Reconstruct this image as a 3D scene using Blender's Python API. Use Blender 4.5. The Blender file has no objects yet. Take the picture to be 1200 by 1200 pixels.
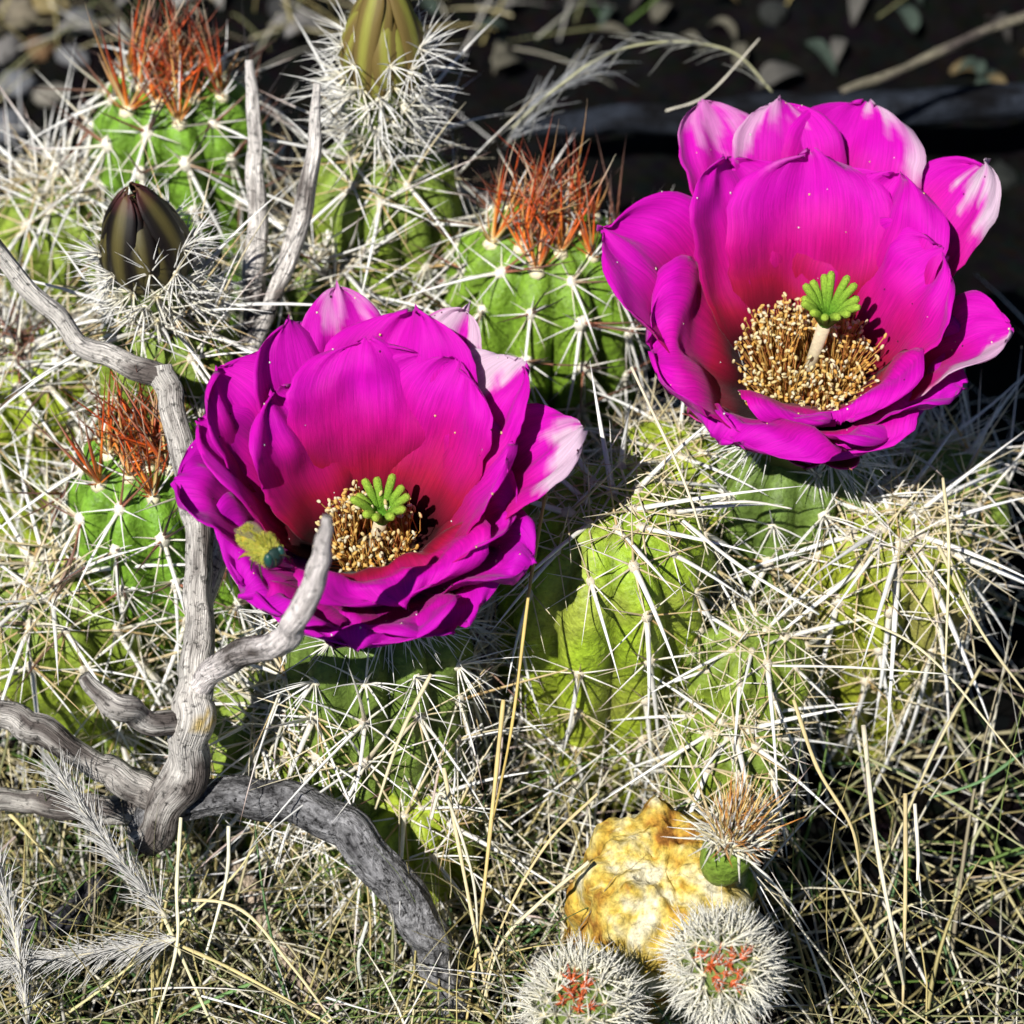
import bpy, math, random
import numpy as np
from mathutils import Vector, Matrix, Quaternion, noise as mnoise

random.seed(11)
rng = np.random.default_rng(11)
scene = bpy.context.scene
COL = scene.collection
R_ = math.radians

# ------------------------------------------------------------------ camera
ELEV = R_(48); DIST = 0.62; HALF = 0.12
TGT = Vector((0, 0, 0.06))
cam_d = bpy.data.cameras.new('camera'); cam = bpy.data.objects.new('camera', cam_d); COL.objects.link(cam)
cam.location = TGT + DIST * Vector((0, -math.cos(ELEV), math.sin(ELEV)))
cam.rotation_euler = (math.pi / 2 - ELEV, 0, 0)
cam_d.sensor_width = 36; cam_d.lens = 18 / (HALF / DIST)
cam_d.clip_start = 0.01; cam_d.clip_end = 200
cam_d.dof.use_dof = True; cam_d.dof.focus_distance = 0.562; cam_d.dof.aperture_fstop = 15
scene.camera = cam
CF = Vector((0, math.cos(ELEV), -math.sin(ELEV))); CU = Vector((0, math.sin(ELEV), math.cos(ELEV))); CR = Vector((1, 0, 0))

# ------------------------------------------------------------------ light
SUN_TO = Vector((-0.38, -0.52, 0.84)).normalized()
world = bpy.data.worlds.new('World'); scene.world = world; world.use_nodes = True
wn = world.node_tree; wn.nodes.clear()
sky = wn.nodes.new('ShaderNodeTexSky'); sky.sky_type = 'NISHITA'; sky.sun_disc = False; sky.altitude = 2400; sky.air_density = .8; sky.dust_density = .1
sky.sun_elevation = math.asin(SUN_TO.z); sky.sun_rotation = math.atan2(SUN_TO.x, SUN_TO.y)
bg = wn.nodes.new('ShaderNodeBackground'); bg.inputs['Strength'].default_value = 0.05
wo = wn.nodes.new('ShaderNodeOutputWorld')
wn.links.new(sky.outputs[0], bg.inputs[0]); wn.links.new(bg.outputs[0], wo.inputs[0])
sun_d = bpy.data.lights.new('sun', 'SUN'); sun_d.energy = 5.0; sun_d.angle = R_(0.5); sun_d.color = (1.0, 0.97, 0.92)
sun = bpy.data.objects.new('sun', sun_d); COL.objects.link(sun)
sun.rotation_euler = SUN_TO.to_track_quat('Z', 'Y').to_euler()
vs = scene.view_settings
vs.view_transform = 'Standard'; vs.look = 'None'; vs.gamma = 1; vs.exposure = 0.26; vs.use_curve_mapping = False
scene.cycles.max_bounces = 4; scene.cycles.diffuse_bounces = 1; scene.cycles.use_adaptive_sampling = True; scene.cycles.adaptive_threshold = .035; scene.cycles.transparent_max_bounces = 4
scene.cycles.use_denoising = True

# ------------------------------------------------------------------ helpers
def ray(px, py):
    return (CF * DIST + CR * ((px - 600) / 600 * HALF) + CU * ((600 - py) / 600 * HALF)) / DIST
def atz(px, py, z):
    r = ray(px, py); t = (z - cam.location.z) / r.z
    return cam.location + r * t
def atd(px, py, d):
    return cam.location + ray(px, py) * (DIST + d)
def lerp(a, b, t): return a + (b - a) * t
def lerpc(a, b, t): return tuple(lerp(x, y, t) for x, y in zip(a, b))
def ramp(stops, t):
    for (t0, c0), (t1, c1) in zip(stops, stops[1:]):
        if t <= t1: return lerpc(c0, c1, max(0, (t - t0) / max(1e-6, t1 - t0)))
    return stops[-1][1]
def catmull(pts, n):
    """pts: list of equal-length tuples; n samples per span"""
    P = [np.array(p, float) for p in pts]
    P = [2 * P[0] - P[1]] + P + [2 * P[-1] - P[-2]]
    out = []
    for i in range(1, len(P) - 2):
        for k in range(n):
            t = k / n; a, b, c, d = P[i - 1:i + 3]
            out.append(.5 * (2 * b + (c - a) * t + (2 * a - 5 * b + 4 * c - d) * t * t + (3 * b - a - 3 * c + d) * t ** 3))
    out.append(P[-2]); return out

class MB:
    def __init__(s): s.v = []; s.f = []; s.c = []; s.t = []
    def add(s, v, f, c, t):
        o = len(s.v); s.v += v; s.c += c; s.t += t
        s.f += [tuple(i + o for i in q) for q in f]
    def merge(s, other, M):
        o = len(s.v); s.v += [tuple(M @ Vector(p)) for p in other.v]; s.c += other.c; s.t += other.t
        s.f += [tuple(i + o for i in q) for q in other.f]
    def tube(s, pts, rad, sides, colf, flat=1.0, cap=True, ref=None, wob=None):
        """pts list of Vector, rad list, colf(t)->rgb, flat squashes across the normal"""
        n = len(pts); v = []; c = []; tc = []; L = 0
        tg = [(pts[min(i + 1, n - 1)] - pts[max(i - 1, 0)]).normalized() for i in range(n)]
        a = ref or (Vector((0, 0, 1)) if abs(tg[0].z) < .9 else Vector((1, 0, 0)))
        nx = tg[0].cross(a).normalized()
        for i in range(n):
            nx = (nx - tg[i] * nx.dot(tg[i])).normalized(); ny = tg[i].cross(nx)
            if i: L += (pts[i] - pts[i - 1]).length
            col = colf(i / (n - 1))
            for k in range(sides):
                ph = 2 * math.pi * k / sides; r = rad[i]
                if wob: r *= wob(ph, L)
                p = pts[i] + nx * (math.cos(ph) * r) + ny * (math.sin(ph) * r * flat)
                v.append(tuple(p)); c.append(col); tc.append((math.cos(ph) * rad[0], math.sin(ph) * rad[0], L))
        f = [(i * sides + k, i * sides + (k + 1) % sides, (i + 1) * sides + (k + 1) % sides, (i + 1) * sides + k) for i in range(n - 1) for k in range(sides)]
        if cap:
            f.append(tuple(range(sides - 1, -1, -1))); f.append(tuple((n - 1) * sides + k for k in range(sides)))
        s.add(v, f, c, tc)
    def blob(s, M, col, nu=8, nv=5):
        v = []; f = []
        for j in range(nv + 1):
            th = math.pi * j / nv
            for k in range(nu):
                ph = 2 * math.pi * k / nu
                v.append(tuple(M @ Vector((math.sin(th) * math.cos(ph), math.sin(th) * math.sin(ph), math.cos(th)))))
        for j in range(nv):
            for k in range(nu): f.append((j * nu + k, (j + 1) * nu + k, (j + 1) * nu + (k + 1) % nu, j * nu + (k + 1) % nu))
        s.add(v, f, [col] * len(v), list(v))
    def mesh(s, name, mat, smooth=True):
        m = bpy.data.meshes.new(name); m.from_pydata(s.v, [], s.f)
        a = m.color_attributes.new('Col', 'FLOAT_COLOR', 'POINT')
        a.data.foreach_set('color', np.array([(*c[:3], 1.0) for c in s.c], np.float32).ravel())
        b = m.attributes.new('tc', 'FLOAT_VECTOR', 'POINT'); b.data.foreach_set('vector', np.array(s.t, np.float32).ravel())
        if smooth: m.polygons.foreach_set('use_smooth', [True] * len(m.polygons))
        m.materials.append(mat); m.update(); return m
    def build(s, name, mat, parent=None, smooth=True):
        return link(name, s.mesh(name, mat, smooth), parent)
def link(name, mesh, parent=None, M=None):
    o = bpy.data.objects.new(name, mesh); COL.objects.link(o)
    if parent: o.parent = parent
    if M is not None: o.matrix_basis = M
    return o
def tag(o, label=None, cat=None, group=None, kind=None):
    if label: o['label'] = label
    if cat: o['category'] = cat
    if group: o['group'] = group
    if kind: o['kind'] = kind
    return o
def empty(name, M):
    o = bpy.data.objects.new(name, None); COL.objects.link(o); o.empty_display_size = .01
    o.matrix_basis = M; return o
def frame(loc, z, yhint=Vector((0, 0, 1))):
    z = z.normalized(); x = yhint.cross(z)
    if x.length < 1e-5: x = Vector((1, 0, 0)).cross(z)
    x.normalize(); y = z.cross(x)
    return Matrix(((x.x, y.x, z.x, loc.x), (x.y, y.y, z.y, loc.y), (x.z, y.z, z.z, loc.z), (0, 0, 0, 1)))
def fbm(p, o=4): return mnoise.fractal(Vector(p), 1.0, 2.0, o)

# ------------------------------------------------------------------ materials
def mat(name, rough=.6, spec=.3, noise_scale=300, noise_amt=.25, bump=.0, bump_scale=800, stretch=(1, 1, 1), translucent=0, sheen=0, coord='tc', extra=None, speck=0):
    m = bpy.data.materials.new(name); m.use_nodes = True; nt = m.node_tree; N = nt.nodes; Lk = nt.links
    b = N['Principled BSDF']; out = N['Material Output']
    at = N.new('ShaderNodeAttribute'); at.attribute_name = 'Col'
    if coord == 'tc':
        tcn = N.new('ShaderNodeAttribute'); tcn.attribute_name = 'tc'; vec = tcn.outputs['Vector']
    else:
        tcn = N.new('ShaderNodeTexCoord'); vec = tcn.outputs['Object']
    mp = N.new('ShaderNodeMapping'); mp.inputs['Scale'].default_value = stretch; Lk.new(vec, mp.inputs['Vector'])
    no = N.new('ShaderNodeTexNoise'); no.inputs['Scale'].default_value = noise_scale; no.inputs['Detail'].default_value = 6; no.inputs['Roughness'].default_value = .65
    Lk.new(mp.outputs[0], no.inputs['Vector'])
    mr = N.new('ShaderNodeMapRange'); mr.inputs['From Min'].default_value = .3; mr.inputs['From Max'].default_value = .7
    mr.inputs['To Min'].default_value = 1 - noise_amt; mr.inputs['To Max'].default_value = 1 + noise_amt * .7
    Lk.new(no.outputs['Fac'], mr.inputs['Value'])
    mul = N.new('ShaderNodeVectorMath'); mul.operation = 'SCALE'; Lk.new(at.outputs['Color'], mul.inputs[0]); Lk.new(mr.outputs[0], mul.inputs['Scale'])
    if speck:
        n3 = N.new('ShaderNodeTexNoise'); n3.inputs['Scale'].default_value = 650; n3.inputs['Detail'].default_value = 5; n3.inputs['Roughness'].default_value = .7
        g3 = N.new('ShaderNodeTexCoord'); Lk.new(g3.outputs['Object'], n3.inputs['Vector'])
        m3 = N.new('ShaderNodeMapRange'); m3.inputs['From Min'].default_value = .36; m3.inputs['From Max'].default_value = .47; m3.inputs['To Min'].default_value = 1 - speck; m3.inputs['To Max'].default_value = 1
        Lk.new(n3.outputs['Fac'], m3.inputs['Value'])
        mu3 = N.new('ShaderNodeVectorMath'); mu3.operation = 'SCALE'; Lk.new(mul.outputs[0], mu3.inputs[0]); Lk.new(m3.outputs[0], mu3.inputs['Scale']); mul = mu3
    Lk.new(mul.outputs[0], b.inputs['Base Color'])
    b.inputs['Roughness'].default_value = rough; b.inputs['Specular IOR Level'].default_value = spec
    if sheen: b.inputs['Sheen Weight'].default_value = sheen; b.inputs['Sheen Roughness'].default_value = .4
    if bump:
        n2 = N.new('ShaderNodeTexNoise'); n2.inputs['Scale'].default_value = bump_scale; n2.inputs['Detail'].default_value = 5
        Lk.new(mp.outputs[0], n2.inputs['Vector'])
        bp = N.new('ShaderNodeBump'); bp.inputs['Strength'].default_value = bump; bp.inputs['Distance'].default_value = .001
        Lk.new(n2.outputs['Fac'], bp.inputs['Height']); Lk.new(bp.outputs[0], b.inputs['Normal'])
    if translucent:
        tr = N.new('ShaderNodeBsdfTranslucent'); Lk.new(mul.outputs[0], tr.inputs['Color'])
        mx = N.new('ShaderNodeMixShader'); mx.inputs[0].default_value = translucent
        Lk.new(b.outputs[0], mx.inputs[1]); Lk.new(tr.outputs[0], mx.inputs[2]); Lk.new(mx.outputs[0], out.inputs['Surface'])
    return m
M_spine = mat('spine', .45, .4, 900, .22, stretch=(1, 1, .25))
M_petal = mat('petal', .58, .22, 7, .24, bump=.30, bump_scale=22, stretch=(7, .8, 1), translucent=.42, sheen=.1)
M_sepal = mat('sepal', .5, .35, 9, .25, bump=.15, bump_scale=30, stretch=(5, 1, 1), translucent=.2)
M_stamen = mat('stamen', .8, .08, 900, .2, translucent=.35)
M_stigma = mat('stigma', .8, .1, 2200, .4, bump=.6, bump_scale=4000, coord='obj')
M_body = mat('cactus_skin', .5, .35, 330, .42, bump=.7, bump_scale=700, coord='obj', speck=.35)
M_scar = mat('scar_tissue', .85, .12, 700, .55, bump=.9, bump_scale=520, coord='obj')
M_wood = mat('weathered_wood', .88, .12, 2600, .60, bump=1.0, bump_scale=2200, stretch=(1, 1, .10), speck=.75)
M_bark = mat('rough_bark', .9, .1, 1100, .85, bump=1.0, bump_scale=1600, stretch=(1, 1, .55), speck=.9)
M_grass = mat('dry_grass', .55, .3, 700, .22, stretch=(1, 1, .2))
M_stone = mat('stone', .85, .2, 220, .35, bump=.6, bump_scale=600, coord='obj')
M_leaf = mat('dead_leaf', .8, .15, 160, .35, bump=.5, bump_scale=300, coord='obj', translucent=.15)
M_bee = mat('bee_fur', .6, .3, 1500, .2, coord='obj')
M_eye = mat('bee_eye', .35, .5, 2500, .2, coord='obj')
M_wing = mat('bee_wing', .25, .5, 900, .2, coord='obj')
M_wing.node_tree.nodes['Principled BSDF'].inputs['Alpha'].default_value = .3
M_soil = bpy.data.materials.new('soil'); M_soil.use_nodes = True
def soil():
    nt = M_soil.node_tree; N = nt.nodes; Lk = nt.links; b = N['Principled BSDF']
    tcn = N.new('ShaderNodeTexCoord')
    n1 = N.new('ShaderNodeTexNoise'); n1.inputs['Scale'].default_value = 60; n1.inputs['Detail'].default_value = 8; n1.inputs['Roughness'].default_value = .7
    vo = N.new('ShaderNodeTexVoronoi'); vo.inputs['Scale'].default_value = 260
    for n in (n1, vo): Lk.new(tcn.outputs['Object'], n.inputs['Vector'])
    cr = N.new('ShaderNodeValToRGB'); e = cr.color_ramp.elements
    e[0].position = .35; e[0].color = (.003, .0028, .003, 1); e[1].position = .75; e[1].color = (.010, .009, .008, 1)  # soil kept near black: background shade put into the ground colour
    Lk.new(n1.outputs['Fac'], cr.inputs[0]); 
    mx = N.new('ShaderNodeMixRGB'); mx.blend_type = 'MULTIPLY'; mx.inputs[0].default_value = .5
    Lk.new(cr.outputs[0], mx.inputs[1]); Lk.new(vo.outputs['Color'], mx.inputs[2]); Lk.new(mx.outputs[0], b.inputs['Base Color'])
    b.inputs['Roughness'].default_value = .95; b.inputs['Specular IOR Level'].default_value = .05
    bp = N.new('ShaderNodeBump'); bp.inputs['Strength'].default_value = .9; bp.inputs['Distance'].default_value = .004
    Lk.new(n1.outputs['Fac'], bp.inputs['Height']); Lk.new(bp.outputs[0], b.inputs['Normal'])
soil()

# ------------------------------------------------------------------ ground
def gz(x, y):
    w = math.exp(-((x / .5) ** 2 + (y / .5) ** 2))
    return w * (.012 * mnoise.noise(Vector((x * 9, y * 9, 3))) + .004 * mnoise.noise(Vector((x * 40, y * 40, 7))))
def ground():
    ax = sorted(set([round(v, 4) for v in np.linspace(-.4, .4, 161)] + [-60, -20, -6, -2, -1, -.6, .6, 1, 2, 6, 20, 60]))
    n = len(ax); v = [(x, y, gz(x, y)) for y in ax for x in ax]
    f = [(j * n + i, j * n + i + 1, (j + 1) * n + i + 1, (j + 1) * n + i) for j in range(n - 1) for i in range(n - 1)]
    m = bpy.data.meshes.new('ground'); m.from_pydata(v, [], f); m.polygons.foreach_set('use_smooth', [True] * len(f)); m.materials.append(M_soil)
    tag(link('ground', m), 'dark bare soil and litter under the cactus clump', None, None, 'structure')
ground()

# ------------------------------------------------------------------ spines
WHITE = (.90, .885, .84); CREAM = (.82, .75, .55); STRAW = (.62, .50, .26); TAN = (.45, .34, .22); BROWN = (.20, .10, .07); BLACK = (.025, .018, .02)
RED = (.62, .06, .012); ORANGE = (.86, .30, .04); YEL = (.86, .70, .30); PINKW = (.66, .52, .46); GREY = (.58, .57, .56)
def spine_pts(az, el, L, bend, n=5):
    """local frame: +z out of the skin, +y towards the apex"""
    d = Vector((math.cos(az) * math.cos(el), math.sin(az) * math.cos(el), math.sin(el)))
    pts = []; p = Vector((0, 0, 0)); 
    for i in range(n + 1):
        pts.append(p.copy()); dd = (d + bend * (i / n)).normalized(); p = p + dd * (L / n)
    return pts
def add_spine(mb, az, el, L, r, colf, bend=Vector((0, 0, 0)), flat=.7, off=Vector((0, 0, 0)), n=5, sides=5):
    pts = [p + off for p in spine_pts(az, el, L, bend, n)]
    m = len(pts); rad = [r * .74 * (1.25 if i == 0 else 1) * (1 - (i / (m - 1)) ** 1.5 * .93) for i in range(m)]
    mb.tube(pts, rad, sides, colf, flat=flat, cap=False)
def grad(*st):
    st = list(st); return lambda t: ramp(st, t)
OLD = [grad((0, CREAM), (.2, WHITE), (.8, WHITE), (1, GREY)), grad((0, TAN), (.25, CREAM), (1, WHITE)), grad((0, CREAM), (.5, WHITE), (.85, PINKW), (1, BROWN)), grad((0, STRAW), (1, CREAM))]
DARK = [grad((0, BROWN), (.3, BLACK), (1, BLACK)), grad((0, TAN), (.35, BROWN), (1, BLACK)), grad((0, (.4, .14, .08)), (.5, BROWN), (1, BLACK))]
YOUNG = [grad((0, YEL), (.16, ORANGE), (.50, (.72, .10, .015)), (.78, (.25, .035, .015)), (1, (.05, .012, .01))), grad((0, YEL), (.2, (.7, .14, .02)), (.7, (.3, .04, .02)), (1, BROWN)), grad((0, CREAM), (.18, YEL), (.5, (.62, .28, .08)), (1, TAN)), grad((0, CREAM), (.25, ORANGE), (.55, (.45, .09, .03)), (1, BLACK))]
YELLOW = [grad((0, TAN), (.2, STRAW), (1, CREAM)), grad((0, (.5, .3, .1)), (.5, STRAW), (1, (.6, .4, .2)))]
def wool(mb, r=.0016, col=(.72, .66, .52)):
    mb.blob(Matrix.Diagonal((r * .9, r * 1.15, r * .75, 1)), col, 7, 4)
    for k in range(10):
        add_spine(mb, random.uniform(0, 6.28), random.uniform(.5, 1.4), random.uniform(.0014, .003), .00016, lambda t: (.8, .76, .64), n=2, sides=3)
def make_cluster(kind, seed, centrals=True):
    random.seed(seed); mb = MB(); cs = []
    U = random.uniform
    if kind == 'young':
        wool(mb, .0021, (.84, .76, .50))
        for k in range(9):
            add_spine(mb, 2 * math.pi * k / 9 + U(-.2, .2), U(.6, 1.2), U(.006, .013), .00046, random.choice(YOUNG[2:] + OLD[:1]), Vector((0, .3, 0)))
        for k in range(8):
            cs.append((U(0, 3.14), U(.70, 1.45), U(.010, .030), U(.00045, .00072), random.choice(YOUNG + [grad((0, YEL), (.18, (.86, .16, .02)), (.45, (.70, .08, .015)), (.7, (.5, .3, .2)), (1, CREAM))]), Vector((U(-.12, .12), .15, .1))))
        cs.append((U(.3, 2.84), U(.7, 1.3), U(.016, .030), .00050, random.choice(DARK + OLD[:1]), Vector((U(-.1, .1), .1, .1))))
    elif kind == 'upper':
        wool(mb, .0019, (.80, .75, .62))
        for k in range(7):
            a = 2 * math.pi * k / 7 + U(-.2, .2); dn = .5 - .5 * math.sin(a)
            add_spine(mb, a, U(.12, .45), U(.005, .008) + .007 * dn, .00034, random.choice(OLD[:3]), Vector((0, 0, U(-.1, .25))))
        cs.append((-math.pi / 2 + U(-.25, .25), U(.35, .7), U(.020, .034), .00070, OLD[0], Vector((0, -.3, -.25))))
        for k in range(3):
            cs.append((U(-.5, 3.6), U(.45, 1.1), U(.012, .024), .00050, random.choice(DARK + DARK + OLD[1:3]), Vector((U(-.2, .2), U(-.1, .3), 0))))
    elif kind == 'mid':
        wool(mb, .0016, (.66, .60, .48))
        for k in range(8):
            a = 2 * math.pi * k / 8 + U(-.2, .2); dn = .5 - .5 * math.sin(a)
            add_spine(mb, a, U(.08, .40), U(.010, .015) + .008 * dn, .00038, random.choice(OLD + YELLOW), Vector((0, 0, U(-.05, .25))))
        cs.append((-math.pi / 2 + U(-.2, .2), U(.3, .6), U(.028, .044), .00082, OLD[0], Vector((U(-.1, .1), -.4, -.3))))
        for k in range(2):
            cs.append((U(-.6, 3.7), U(.35, .95), U(.018, .034), .00054, random.choice(OLD + OLD + DARK[1:2] + YELLOW), Vector((U(-.2, .2), -.2, 0))))
    elif kind == 'open':
        wool(mb, .0016, (.66, .58, .44))
        for k in range(7):
            a = 2 * math.pi * k / 7 + U(-.2, .2); dn = .5 - .5 * math.sin(a)
            add_spine(mb, a, U(.06, .35), U(.009, .013) + .006 * dn, .00036, random.choice(OLD[1:] + YELLOW), Vector((0, 0, U(-.1, .1))))
        cs.append((-math.pi / 2 + U(-.12, .12), U(.15, .4), U(.026, .040), .00088, OLD[0], Vector((U(-.1, .1), -.5, -.2))))
        cs.append((U(0, 3.1), U(.35, .8), U(.010, .018), .00046, random.choice(OLD[1:3] + YELLOW), Vector((0, -.2, 0))))
    elif kind == 'wild':
        wool(mb, .0014, (.5, .45, .38))
        for k in range(8):
            add_spine(mb, 2 * math.pi * k / 8 + U(-.3, .3), U(.05, .7), U(.012, .024), .00038, random.choice(OLD + OLD + YELLOW), Vector((U(-.2, .2), U(-.3, .1), U(-.1, .2))))
        for k in range(3):
            cs.append((U(-3.14, 3.14), U(.25, 1.0), U(.020, .036), .00058, random.choice(OLD[:3]), Vector((U(-.25, .25), U(-.35, .1), -.1))))
    elif kind == 'bristle':
        mb.blob(Matrix.Diagonal((.0009, .0009, .0007, 1)), (.80, .74, .5), 6, 4)
        for k in range(15):
            add_spine(mb, U(0, 6.28), U(.25, 1.4), U(.0045, .0090), .00042, grad((0, YEL if random.random() < .3 else CREAM), (.25, (.84, .80, .62)), (1, (.88, .86, .80))), Vector((0, .15, 0)), n=3, sides=4)
    elif kind == 'redtuft':
        mb.blob(Matrix.Diagonal((.0012, .0012, .0009, 1)), (.72, .14, .05), 6, 4)
        for k in range(24):
            add_spine(mb, U(0, 6.28), U(.5, 1.5), U(.0022, .0046), .00040, random.choice([grad((0, ORANGE), (.5, (.72, .09, .03)), (1, (.75, .16, .07))), grad((0, (.75, .2, .05)), (.6, (.72, .14, .05)), (1, (.8, .4, .2))), grad((0, CREAM), (1, WHITE))]), Vector((0, .1, 0)), n=3, sides=4)
    elif kind == 'gold':
        mb.blob(Matrix.Diagonal((.0010, .0010, .0009, 1)), (.82, .74, .5), 6, 4)
        for k in range(12):
            add_spine(mb, U(0, 6.28), U(.7, 1.5), U(.006, .011), .00034, random.choice([grad((0, CREAM), (.3, YEL), (.8, (.84, .50, .14)), (1, (.8, .6, .3))), grad((0, WHITE), (.4, (.85, .74, .42)), (1, YEL)), grad((0, CREAM), (.5, (.78, .34, .06)), (1, (.6, .22, .05))), OLD[0]]), Vector((0, .1, .2)), n=3, sides=4)
    elif kind == 'tubehair':
        mb.blob(Matrix.Diagonal((.0013, .0013, .0009, 1)), (.80, .74, .58), 6, 4)
        for k in range(13):
            add_spine(mb, U(0, 6.28), U(.2, 1.2), U(.008, .016), .00034, grad((0, CREAM), (.3, WHITE), (1, WHITE)), Vector((0, -.25, .1)), n=4, sides=4)
    if centrals:
        for c in cs: add_spine(mb, *c, n=6)
    return mb, cs
NV = 9
CL = {}
for kind in ('young', 'upper', 'mid', 'open', 'wild', 'bristle', 'redtuft', 'gold', 'tubehair'):
    CL[kind] = []
    for i in range(NV):
        sd = len(kind) * 131 + i * 17 + ord(kind[0]) * 1009
        full, _ = make_cluster(kind, sd, True); rad_, cs = make_cluster(kind, sd, False)
        cms = []
        for c in cs:
            b = MB(); add_spine(b, *c, n=6); cms.append(b.mesh('central_spine', M_spine))
        CL[kind].append((full, full.mesh('spine_cluster', M_spine), rad_.mesh('spine_cluster', M_spine), cms))
random.seed(5)

# ------------------------------------------------------------------ cactus stems
GREEN = (.17, .34, .03); LIME = (.36, .46, .03); OLIVE = (.20, .29, .04); CORK = (.30, .22, .12)
class Stem:
    """shape of one ribbed stem in its own frame: base at the origin, axis +z"""
    def __init__(s, R, H, ribs, depth=.16, seed=0, spacing=.0125, dome=1.0):
        s.R, s.H, s.n, s.depth, s.seed, s.sp = R, H, ribs, depth, seed, spacing
        s.arc_dome = R * dome * 1.45; s.dome = dome
        s.total = s.arc_dome + max(.005, H - R * dome)
        s.phase = (seed * .37) % 6.28
    def prof(s, a):
        """arc length from the apex -> radius, height"""
        if a < s.arc_dome:
            t = a / s.arc_dome * math.pi / 2
            r = s.R * math.sin(t) ** .86; z = s.H - s.R * s.dome * (1 - math.cos(t)) 
            z -= .10 * s.R * math.exp(-(a / (.25 * s.R)) ** 2)
            return r, z
        z = s.H - s.R * s.dome - (a - s.arc_dome)
        return s.R * (1 - .10 * ((a - s.arc_dome) / max(.01, s.total - s.arc_dome)) ** 2), z
    def areoles(s):
        out = []
        for k in range(s.n):
            a = s.R * .16 + (k % 2) * .0028; step = s.sp * .55
            while a < s.total - .004:
                out.append((s.phase + 2 * math.pi * k / s.n, a)); a += step; step = min(s.sp, step * 1.22)
        return out
    def point(s, ph, a):
        r, z = s.prof(a)
        x = abs(math.cos((ph - s.phase) * s.n / 2)) ** .75
        fade = min(1, a / (s.R * .5))
        ridge = 1 - s.depth * (1 - x) * (.35 + .65 * fade) * 1.25
        seg = s._seg(ph, a)
        bump = 1 + .05 * seg * x * fade
        r2 = r * ridge * bump * (1 + .025 * mnoise.noise(Vector((math.cos(ph) * 2, math.sin(ph) * 2, a * 40 + s.seed))))
        return Vector((math.cos(ph) * r2, math.sin(ph) * r2, z))
    def _seg(s, ph, a):
        k = round((ph - s.phase) / (2 * math.pi / s.n)); off = (int(k) % 2) * .0028 + s.R * .16
        return .5 + .5 * math.cos(2 * math.pi * (a - off) / s.sp)
    def normal(s, ph, a):
        e = 1e-3
        du = s.point(ph + .02, a) - s.point(ph - .02, a); dv = s.point(ph, a + e) - s.point(ph, max(1e-5, a - e))
        n = dv.cross(du)
        if n.dot(Vector((math.cos(ph), math.sin(ph), .2))) < 0: n = -n
        return n.normalized(), (-dv).normalized()
    def body(s, colf, lump=0, nu=None, nv=56):
        mb = MB(); nu = nu or s.n * 10; v = []; c = []
        for j in range(nv + 1):
            a = s.total * (j / nv) ** 1.15 + 1e-5
            for k in range(nu):
                ph = s.phase + 2 * math.pi * k / nu
                p = s.point(ph, a)
                if lump: p = p * (1 + lump * (fbm((p.x * 70, p.y * 70, p.z * 70 + s.seed)) + .8 * fbm((p.x * 260, p.y * 260, p.z * 160))))
                v.append(tuple(p)); x = abs(math.cos((ph - s.phase) * s.n / 2))
                c.append(colf(ph, a, x, p))
        f = [(j * nu + k, (j + 1) * nu + k, (j + 1) * nu + (k + 1) % nu, j * nu + (k + 1) % nu) for j in range(nv) for k in range(nu)]
        f.append(tuple(range(nu))); 
        mb.add(v, f, c, list(v)); return mb
def body_col(s, top, low, cork=.0, yellow=0):
    def f(ph, a, x, p):
        t = min(1, a / (s.total * .75))
        n = .5 + .5 * fbm((p.x * 60, p.y * 60, p.z * 60 + s.seed * 3))
        c = lerpc(top, low, min(1, max(0, t * .8 + (n - .5) * .7)))
        c = lerpc(tuple(q * .62 for q in c), c, min(1, x * 1.3))         # colour darkened in the furrows between the ribs
        if cork: c = lerpc(c, CORK, cork * max(0, min(1, (n - .45) * 4)))
        return c
    return f
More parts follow.
